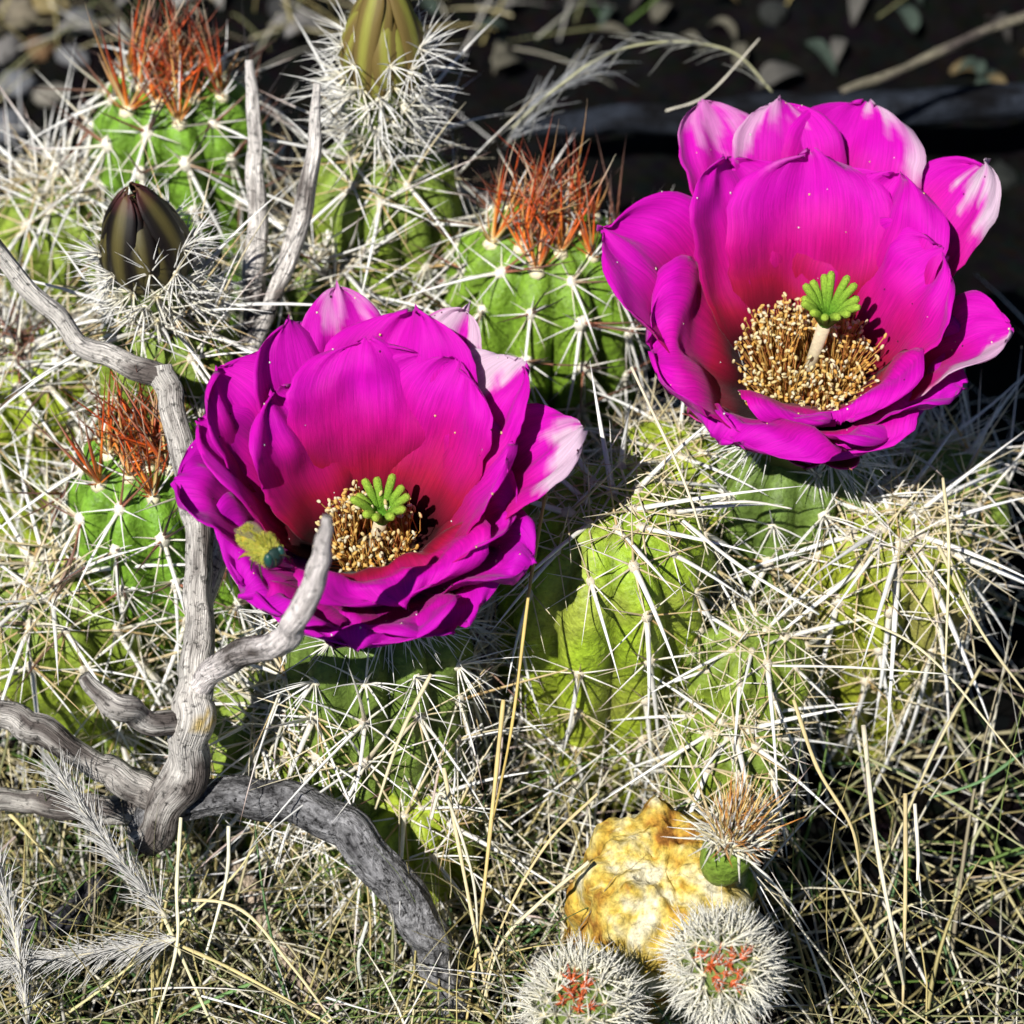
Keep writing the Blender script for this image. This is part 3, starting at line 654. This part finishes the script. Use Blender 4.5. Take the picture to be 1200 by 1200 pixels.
limb([(232, 730, -.050, 12), (262, 610, -.030, 13), (290, 500, -.012, 14), (294, 420, -.004, 15), (299, 330, -.004, 13), (301, 230, -.006, 11), (298, 140, -.009, 9), (293, 70, -.012, 5)], tone=PALEW, seed=3)
limb([(300, 405, -.004, 9), (322, 345, -.008, 10), (350, 270, -.012, 11), (366, 190, -.016, 9), (371, 98, -.020, 4)], tone=PALEW, seed=4)
limb([(226, 806, -.055, 14), (262, 776, -.068, 15), (318, 755, -.094, 15), (345, 730, -.106, 15), (366, 690, -.112, 14), (378, 645, -.117, 11), (384, 604, -.122, 6)], tone=(.80, .73, .70), seed=5)
limb([(228, 850, -.055, 14), (172, 842, -.062, 15), (130, 822, -.068, 14), (98, 792, -.070, 8)], seed=6)
limb([(200, 935, -.040, 22), (150, 915, -.044, 20), (105, 892, -.046, 17), (50, 858, -.048, 17), (0, 838, -.048, 15), (-40, 825, -.05, 14)], seed=7)
limb([(190, 950, -.034, 20), (120, 945, -.035, 17), (60, 942, -.036, 16), (0, 938, -.037, 15), (-40, 935, -.04, 14)], tone=(.66, .62, .56), seed=8)
limb([(170, 968, -.038, 22), (235, 930, -.042, 21), (310, 938, -.046, 23), (385, 962, -.050, 23), (450, 1020, -.052, 23), (492, 1085, -.046, 22), (522, 1150, -.036, 20), (535, 1215, -.022, 20)], tone=(.27, .265, .27), dark=(.014, .013, .015), seed=9, name='arching_limb', wood=M_bark, sides=32, n=16, rag=.24, gloom=.05)
def loose(label, pts, tone=(.40, .35, .30), dark=(.08, .065, .06), seed=0, **k):
    o = wood_limb('dead_stick', pts, None, tone, dark, seed, **k); tag(o, label, 'stick')
loose('short broken stick lying in the grass below the arching branch', [(272, 1010, -.012, 9), (310, 1070, -.016, 15), (340, 1130, -.022, 15), (372, 1185, -.028, 14)], (.46, .36, .27), seed=21)
loose('dark charred twig end lying in feathery grass', [(20, 1088, -.02, 12), (65, 1080, -.02, 14), (100, 1058, -.022, 15), (118, 1028, -.025, 9)], (.16, .15, .17), (.02, .02, .025), seed=22)
loose('thin bare stem slanting over the dark soil behind the upper flower', [(985, 108, .12, 5), (1060, 80, .12, 5), (1140, 42, .12, 6), (1230, 8, .12, 6)], (.20, .18, .13), seed=23)
loose('dark weathered log lying on the soil behind the upper flower', [(600, 150, .15, 8), (700, 142, .152, 16), (820, 138, .154, 20), (950, 134, .155, 21), (1080, 126, .156, 22), (1260, 112, .157, 22)], (.022, .027, .038), (.004, .004, .005), seed=24, sides=24, rag=.25)  # near-black tone stands for the shade behind the clump, painted on the log

# ------------------------------------------------------------------ bee
def bee():
    c = atd(308, 642, -.090)
    fwd = Vector((.62, -.72, .12)).normalized(); up = Vector((-.1, .1, .95)); up = (up - fwd * up.dot(fwd)).normalized(); sd = up.cross(fwd)
    M = Matrix(((fwd.x, sd.x, up.x, c.x), (fwd.y, sd.y, up.y, c.y), (fwd.z, sd.z, up.z, c.z), (0, 0, 0, 1)))
    root = empty('bee', M @ Matrix.Scale(1.08, 4)); tag(root, 'fuzzy yellow green bee clinging to a petal of the flower by the twig', 'bee')
    # one lathe-like body: abdomen, waist, thorax, neck, head
    prof = [(-.0068, .0003), (-.0062, .0012), (-.005, .0019), (-.0036, .0021), (-.0024, .0016), (-.0018, .0011), (-.0010, .0018), (.0000, .0023), (.0012, .0022), (.0020, .0014), (.0024, .0015), (.0030, .0022), (.0038, .0022), (.0045, .0015), (.0049, .0004)]
    mb = MB(); cols = []
    def cf(t):
        x = lerp(-.0068, .0049, t)
        if x < -.002: return (.62, .42, .03) if int((x + .0068) / .0009) % 2 == 0 else (.05, .035, .01)
        if x < .0022: return (.40, .38, .04)
        return (.012, .035, .03)
    pts = [Vector((x, 0, -.0002 if x > -.002 else -.0006 * ((-x - .002) / .0045))) for x, _ in prof]
    mb.tube(pts, [r for _, r in prof], 16, cf); mb.build('body', M_bee, root)
    fur = MB(); rs = random.Random(3)
    for k in range(2600):
        x = rs.uniform(-.006, .0036); r = np.interp(x, [p[0] for p in prof], [p[1] for p in prof]); a = rs.uniform(0, 6.28)
        if x > .0034 and math.sin(a) < .2: continue
        n = Vector((rs.gauss(-.35, .2), math.cos(a), math.sin(a))).normalized(); p = Vector((x, math.cos(a) * r * .97, math.sin(a) * r * .97))
        l = rs.uniform(.0005, .0011) * (1.2 if -.001 < x < .002 else .7)
        col = rs.choice([(.62, .56, .06), (.50, .52, .08), (.70, .58, .12), (.35, .42, .06)])
        fur.tube([p, p + n * l * .6, p + n * l + Vector((-.0001, 0, 0))], [.00006, .00005, .00002], 3, lambda t: col, cap=False)
    o = fur.build('fur', M_bee, root); o['kind'] = 'stuff'
    for s in (-1, 1):
        e = MB(); e.blob(Matrix.Translation((.0038, s * .0014, .0003)) @ Matrix.Diagonal((.0010, .0009, .0016, 1)), (.015, .07, .06), 12, 8); e.build('eye', M_eye, root)
        an = MB(); an.tube([Vector((.0044, s * .0005, .0006)), Vector((.0056, s * .0009, .0014)), Vector((.0066, s * .0017, .0008))], [.00012, .00011, .0001], 5, lambda t: (.04, .03, .01)); an.build('antenna', M_bee, root)
        for i, (x0, x1) in enumerate(((.0012, .003), (.0002, -.0002), (-.0008, -.0038))):
            lg = MB(); lg.tube([Vector((x0, s * .0012, -.0014)), Vector((lerp(x0, x1, .5), s * .0026, -.0014)), Vector((x1, s * .0031, -.0028)), Vector((x1 * 1.15, s * .0033, -.0038))], [.0002, .00024 if i < 2 else .00042, .00016, .00008], 6, lambda t: (.30, .21, .03) if i == 2 else (.05, .04, .02)); lg.build('leg', M_bee, root)
        w = petal_mesh(Vector((-.0002, s * .0008, .0021)), Vector((-.002, s * .0010, .0026)), Vector((-.004, s * .0012, .0022)), Vector((-.0068, s * .0013, .0012)), Vector((0, 1, 0)), .0019, .05, Vector((0, 0, 1)), lambda u, t: (.30, .27, .16), 3 + s, nu=7, nv=12, thick=.00005, base_w=.2); w.build('wing', M_wing, root)
bee()

# ------------------------------------------------------------------ grass
STRAWS = [(.66, .58, .34), (.76, .71, .56), (.54, .44, .18), (.78, .74, .66), (.34, .29, .19), (.52, .44, .18), (.30, .30, .14)]
GREENS = [(.14, .24, .05), (.22, .30, .08), (.10, .20, .07)]
def blade(mb, p, d, L, r, col, bend, n=6, flat=.35, sides=4):
    pts = []; q = p.copy(); d = d.normalized()
    for i in range(n + 1):
        pts.append(q.copy()); q = q + (d + bend * (i / n)).normalized() * (L / n)
    mb.tube(pts, [r * (1 - .85 * (i / n) ** 1.6) for i in range(n + 1)], sides, lambda t: lerpc(tuple(x * .85 for x in col), col, t), flat=flat, cap=False)
def grass_field(name, label, spots, seed, green=.20):
    rs = random.Random(seed); mb = MB()
    for (x0, x1, y0, y1, n, l0, l1) in spots:
        for k in range(n):
            px = rs.uniform(x0, x1); py = rs.uniform(y0, y1); p = atz(px, py, 0); p.z = gz(p.x, p.y) - .001
            lay = rs.random(); d = Vector((rs.gauss(0, 1), rs.gauss(0, 1), rs.uniform(.15, .9) if lay < .65 else rs.uniform(.9, 2.5)))
            col = rs.choice(GREENS) if rs.random() < green else rs.choice(STRAWS)
            s = rs.uniform(.75, 1.1); col = tuple(c * s for c in col)
            blade(mb, p + Vector((0, 0, rs.uniform(0, .012))), d, rs.uniform(l0, l1), rs.uniform(.00022, .00058), col, Vector((rs.gauss(0, .35), rs.gauss(0, .35), -.9 * rs.random())))
    o = mb.build(name, M_grass); tag(o, label, 'grass', None, 'stuff')
grass_field('dry_grass', 'tangled straw coloured dry grass around the foot of the clump', [(-60, 560, 950, 1290, 1150, .02, .06), (-420, -60, 500, 1290, 420, .02, .06), (1270, 1600, 500, 1290, 300, .025, .07), (-300, 1500, 1290, 1420, 420, .02, .06), (-400, 0, -150, 500, 160, .02, .06), (480, 720, 850, 1290, 330, .025, .07), (880, 1270, 1010, 1290, 210, .025, .08), (900, 1270, 880, 1010, 40, .025, .07), (1080, 1260, 480, 900, 26, .03, .08), (-60, 300, 700, 960, 140, .02, .05), (0, 760, -60, 70, 130, .02, .05), (560, 1230, -40, 100, 10, .02, .05)], 3)
def litter():   # fallen spines and chaff lodged low between the stems
    rs = random.Random(8); mb = MB()
    for (x0, x1, y0, y1, n, z0, z1) in ((0, 1180, 540, 1180, 150, .004, .035), (0, 700, 150, 520, 50, .01, .05), (250, 640, 720, 980, 120, .02, .05), (560, 940, 800, 960, 110, .01, .035), (780, 1180, 500, 620, 50, .03, .06)):
        for k in range(n):
            p = atz(rs.uniform(x0, x1), rs.uniform(y0, y1), rs.uniform(z0, z1)); d = Vector((rs.gauss(0, 1), rs.gauss(0, 1), rs.gauss(0, .45)))
            col = rs.choice([WHITE, CREAM, GREY, PINKW, TAN, WHITE])
            blade(mb, p, d, rs.uniform(.010, .030), rs.uniform(.00020, .00038), col, Vector((rs.gauss(0, .2), rs.gauss(0, .2), -.2)), n=4, flat=.7)
    o = mb.build('fallen_spine_litter', M_spine); tag(o, 'mat of loose pale fallen spines and chaff lodged between the cactus stems', 'litter', None, 'stuff')
litter()
STALKS = [  # px, py, depth offset polylines; radius px; colour; label key
    ([(648, 530, -.05), (622, 680, -.062), (600, 850, -.066), (578, 960, -.05)], 4.0, (.60, .44, .14)),
    ([(1012, 850, -.05), (1026, 980, -.06), (1048, 1100, -.06), (1060, 1160, -.05)], 5.5, (.68, .62, .46)),
    ([(1061, 930, -.05), (1061, 1040, -.055), (1058, 1180, -.05)], 5.0, (.58, .46, .24)),
    ([(1072, 942, -.052), (1076, 1000, -.055), (1075, 1032, -.055)], 4.5, (.74, .70, .58)),
    ([(930, 820, -.06), (958, 900, -.062), (1000, 975, -.06), (1010, 1060, -.05)], 4.5, (.62, .50, .25)),
    ([(505, 790, -.085), (470, 860, -.085), (440, 948, -.08)], 4.5, (.66, .58, .36)),
    ([(590, 820, -.05), (580, 920, -.05), (565, 1060, -.045), (545, 1210, -.04)], 5, (.62, .48, .20)),
    ([(520, 900, -.05), (545, 1030, -.048), (575, 1190, -.04)], 4.5, (.68, .58, .34)),
    ([(505, 960, -.05), (515, 930, -.05), (530, 950, -.05), (556, 1040, -.048), (560, 1150, -.04)], 4, (.66, .62, .48)),
    ([(690, 1010, -.06), (630, 1060, -.055), (585, 1110, -.05), (560, 1200, -.04)], 5, (.70, .62, .40)),
    ([(700, 930, -.06), (640, 990, -.055), (590, 1080, -.05), (560, 1180, -.04)], 4, (.62, .50, .26)),
    ([(212, 958, -.05), (207, 1040, -.052), (207, 1110, -.052), (182, 1200, -.05)], 4.5, (.72, .68, .46)),
    ([(8, 950, -.03), (40, 985, -.032), (82, 1040, -.03)], 4.5, (.66, .56, .26)),
    ([(268, 968, -.045), (265, 1030, -.045), (238, 1130, -.045)], 4.5, (.70, .68, .52)),
    ([(150, 985, -.045), (190, 1070, -.048), (250, 1205, -.05)], 5, (.66, .60, .36)),
    ([(175, 1055, -.045), (275, 1062, -.048), (340, 1130, -.05), (400, 1210, -.05)], 4.5, (.70, .60, .34)),
    ([(205, 1105, -.05), (280, 1140, -.05), (395, 1205, -.05)], 4.5, (.68, .56, .26)),
    ([(1105, 560, -.04), (1112, 640, -.045), (1108, 780, -.04)], 4, (.66, .58, .36)),
    ([(1000, 720, -.05), (1090, 770, -.052), (1200, 900, -.05)], 4, (.70, .62, .40)),
    ([(1100, 640, -.04), (1150, 740, -.045), (1215, 830, -.04)], 4.5, (.62, .54, .32)),
    ([(1150, 780, -.03), (1100, 870, -.035), (1060, 960, -.03), (1030, 1030, -.03)], 3.5, (.55, .48, .28)),
    ([(1000, 880, -.03), (1100, 930, -.03), (1210, 1000, -.03)], 4, (.36, .36, .18)),
    ([(1200, 880, -.03), (1150, 915, -.03), (1090, 935, -.03)], 4.5, (.12, .22, .09)),
    ([(905, 780, -.058), (1000, 782, -.06), (1110, 790, -.055)], 3.5, (.76, .72, .62)),
    ([(800, 610, -.062), (870, 665, -.066), (960, 720, -.065)], 5, (.78, .74, .66)),
    ([(835, 590, -.05), (880, 588, -.052), (928, 596, -.05)], 4, (.72, .68, .60)),
    ([(780, 130, .03), (830, 110, .03), (890, 45, .03)], 3.5, (.60, .56, .46)),
    ([(740, 430, -.05), (800, 560, -.056), (830, 650, -.055)], 3.5, (.72, .64, .46)),
    ([(430, 1080, -.04), (420, 1130, -.04), (436, 1200, -.03)], 4.5, (.55, .56, .50)),
    ([(60, 1200, -.04), (130, 1150, -.045), (260, 1040, -.045), (300, 990, -.04)], 4, (.64, .58, .30)),
    ([(300, 1150, -.045), (230, 1180, -.045), (170, 1215, -.045)], 5, (.16, .30, .09)),
    ([(55, 1130, -.03), (110, 1160, -.03), (150, 1200, -.03)], 5, (.18, .34, .10)),
    ([(1180, 920, -.02), (1130, 1010, -.02), (1110, 1120, -.02), (1120, 1210, -.02)], 4, (.34, .34, .18)),
    ([(1160, 1010, -.02), (1200, 1080, -.02), (1230, 1120, -.02)], 4, (.50, .44, .22)),
]
STALK_LABELS = ['golden grass stalk slanting down beside the flower with the bee', 'thick pale grass stalk leaning in the dark gap beyond the tufted pup', 'tall golden grass stalk upright in the dark gap beyond the tufted pup', 'short whitish grass stalk beside the tall upright golden stalk', 'bent straw stalk crossing from the small stem into the dark gap', 'straw stalk slanting over the spines under the flower with the bee', 'long golden stalk at the middle of the dry grass tuft', 'straw stalk leaning against the golden stalks of the dry grass tuft', 'hooked pale grass stalk bending over in the dry grass tuft', 'thick straw stalk arching away from the scarred stem', 'thin tan stalk arching above the scarred stem into the grass tuft', 'pale kinked stalk hanging straight below the main dead limb', 'short yellowish stalk under the lowest pale twig', 'pale stalk dropping behind the kinked stalk under the dead limb', 'straight straw stalk running out of the feathery grass head', 'curved yellow stalk bending over the broken stick', 'straight yellow stalk fanning out from the crossing feathery heads', 'thin upright straw stalk against the brown patched stem', 'long straw stalk sweeping down past the brown patched stem', 'straw stalk leaning outward at the edge of the clump', 'fine stalk slanting across the tall golden stalk', 'dull olive stalk crossing the dark gap at a low slant', 'bright green blade over the dark gap beyond the tall stalks', 'thin white stalk lying level across the narrow stem', 'thick white stalk slanting across the narrow stem', 'short white stalk lying level in the shadow under the wide flower', 'pale straw poking up over the dark soil behind the wide flower', 'thin straw crossing between the two flowers down to the lime stem', 'grey bent stalk over the lower end of the arching limb', 'yellow stalk slanting through the crossing feathery heads', 'broad green blade under the broken stick', 'broad green blade under the long feathery head', 'dull olive stalk hanging in the shaded grass at the edge', 'short tan stalk in the shaded grass at the edge']
for i, (pp, r, col) in enumerate(STALKS):
    P = [tuple(atd(*p)) for p in pp]; V = [Vector(s) for s in catmull(P, 8)]; n = len(V)
    mb = MB(); mb.tube(V, [r * .0001 * (1 - .5 * (k / n) ** 2) * (1 + .1 * math.sin(k * 1.3 + i)) for k in range(n)], 6, lambda t: lerpc(col, tuple(min(.85, x * 1.15) for x in col), t), flat=.55)
    o = mb.build('grass_stalk', M_grass)
    tag(o, STALK_LABELS[i], 'grass stalk', 'loose grass stalks')
def plume(label, pts, seed, hair=.006, nh=260, r=2.2, col=(.74, .72, .68), core=(.66, .60, .44)):
    P = [tuple(atd(*p)) for p in pts]; V = [Vector(s) for s in catmull(P, 10)]; n = len(V); root = empty('feathery_grass_head', Matrix.Translation(V[0]))
    tag(root, label, 'grass head', 'feathery grass heads'); IVm = root.matrix_basis.inverted(); V = [IVm @ v for v in V]
    mb = MB(); mb.tube(V, [r * .0002] * n, 6, lambda t: core); mb.build('stalk', M_grass, root)
    h = MB(); rs = random.Random(seed)
    for k in range(nh):
        i = rs.randrange(n - 1); p = V[i].lerp(V[i + 1], rs.random()); tg = (V[i + 1] - V[i]).normalized()
        d = (tg * 1.6 + Vector((rs.gauss(0, .5), rs.gauss(0, .5), rs.gauss(0, .5)))).normalized(); l = hair * rs.uniform(.5, 1.2)
        h.tube([p, p + d * l * .5, p + d * l + Vector((0, 0, -l * .15))], [.00013, .00011, .00004], 3, lambda t: col, cap=False)
    o = h.build('hairs', M_grass, root); o['kind'] = 'stuff'
plume('feathery pale grass head lying across the foot of the dead branch', [(195, 1075, -.055), (150, 1020, -.056), (105, 960, -.056), (70, 910, -.056)], 1, .010, 420)
plume('long feathery grass head lying flat below the charred twig', [(210, 1100, -.05), (140, 1112, -.05), (60, 1122, -.05), (-20, 1135, -.05)], 2, .010, 420)
plume('upright feathery grass head at the edge of the grass tangle', [(35, 1215, -.05), (25, 1140, -.052), (10, 1060, -.054), (-10, 1000, -.055)], 3, .010, 300)
plume('thin arched grass awn over the dark soil behind the clump', [(905, 108, .05), (860, 62, .045), (790, 49, .04), (715, 62, .035), (650, 105, .03), (600, 150, .03)], 4, .012, 46, r=1.5, col=(.42, .42, .38), core=(.48, .47, .28))
plume('drooping silky grass awn near the star spined bud', [(590, 175, .04), (620, 135, .04), (660, 98, .045), (700, 80, .05)], 5, .016, 80, r=1.0, col=(.40, .41, .42))

# ------------------------------------------------------------------ stones and dead leaves on the soil behind
rs = random.Random(12)
def stone(px, py, r, col, label):
    p = atz(px, py, 0); p.z = gz(p.x, p.y) + r * .3
    mb = MB(); mb.blob(Matrix.Diagonal((r * rs.uniform(.8, 1.25), r * rs.uniform(.8, 1.2), r * rs.uniform(.5, .8), 1)), col, 9, 6); s = rs.random() * 50
    mb.v = [tuple(Vector(v) * (1 + .35 * mnoise.noise(Vector(v) * (1.1 / r) + Vector((s, 0, 0))) + .22 * mnoise.noise(Vector(v) * (3 / r) + Vector((s, 4, 0))))) for v in mb.v]
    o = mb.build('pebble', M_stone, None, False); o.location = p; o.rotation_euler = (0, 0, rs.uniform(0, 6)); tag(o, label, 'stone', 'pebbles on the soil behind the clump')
SC = ['tan', 'ochre', 'slate grey', 'pale grey', 'rusty brown', 'mid grey', 'bluish grey', 'buff', 'cool grey', 'charcoal grey', 'dark grey', 'ash grey', 'dark olive', 'olive brown', 'greenish black', 'umber', 'drab', 'black', 'dark brown']
for si, (px, py, r, c) in enumerate(((25, 20, .008, (.42, .36, .26)), (62, 8, .009, (.46, .36, .16)), (95, 30, .006, (.30, .30, .31)), (8, 60, .007, (.36, .34, .32)), (48, 58, .006, (.34, .20, .10)), (85, 66, .006, (.28, .28, .29)), (20, 100, .008, (.30, .31, .33)), (60, 110, .007, (.40, .37, .31)), (10, 150, .008, (.28, .29, .32)), (330, 20, .006, (.22, .22, .22)), (905, 35, .006, (.12, .13, .12)), (1175, 200, .007, (.08, .09, .08)))):
    stone(px, py, r * .8, tuple(q * (.50 if px < 200 else .2) for q in c), 'small %s pebble on the soil %s' % (SC[si], 'beyond the red crowned stem' if px < 400 else 'behind the two flowers'))  # stones away from the corner darkened more: shade put into their colour
def leaf(px, py, L, tone_col, where):
    tone, col = tone_col
    p = atz(px, py, 0); a = rs.uniform(0, 6.28); d = Vector((math.cos(a), math.sin(a), 0)); z = gz(p.x, p.y) + .002
    P0 = Vector((0, 0, 0)); P3 = d * L + Vector((0, 0, rs.uniform(-.001, .006)))
    mb = petal_mesh(P0, d * L * .3 + Vector((0, 0, .005)), d * L * .65 + Vector((0, 0, .006)), P3, Vector((-d.y, d.x, 0)), L * rs.uniform(.3, .5), rs.uniform(.2, .6), Vector((0, 0, 1)), lambda u, t: col, rs.randrange(999), nu=9, nv=12, point=L * .12, base_w=.15, ruffle=.2)
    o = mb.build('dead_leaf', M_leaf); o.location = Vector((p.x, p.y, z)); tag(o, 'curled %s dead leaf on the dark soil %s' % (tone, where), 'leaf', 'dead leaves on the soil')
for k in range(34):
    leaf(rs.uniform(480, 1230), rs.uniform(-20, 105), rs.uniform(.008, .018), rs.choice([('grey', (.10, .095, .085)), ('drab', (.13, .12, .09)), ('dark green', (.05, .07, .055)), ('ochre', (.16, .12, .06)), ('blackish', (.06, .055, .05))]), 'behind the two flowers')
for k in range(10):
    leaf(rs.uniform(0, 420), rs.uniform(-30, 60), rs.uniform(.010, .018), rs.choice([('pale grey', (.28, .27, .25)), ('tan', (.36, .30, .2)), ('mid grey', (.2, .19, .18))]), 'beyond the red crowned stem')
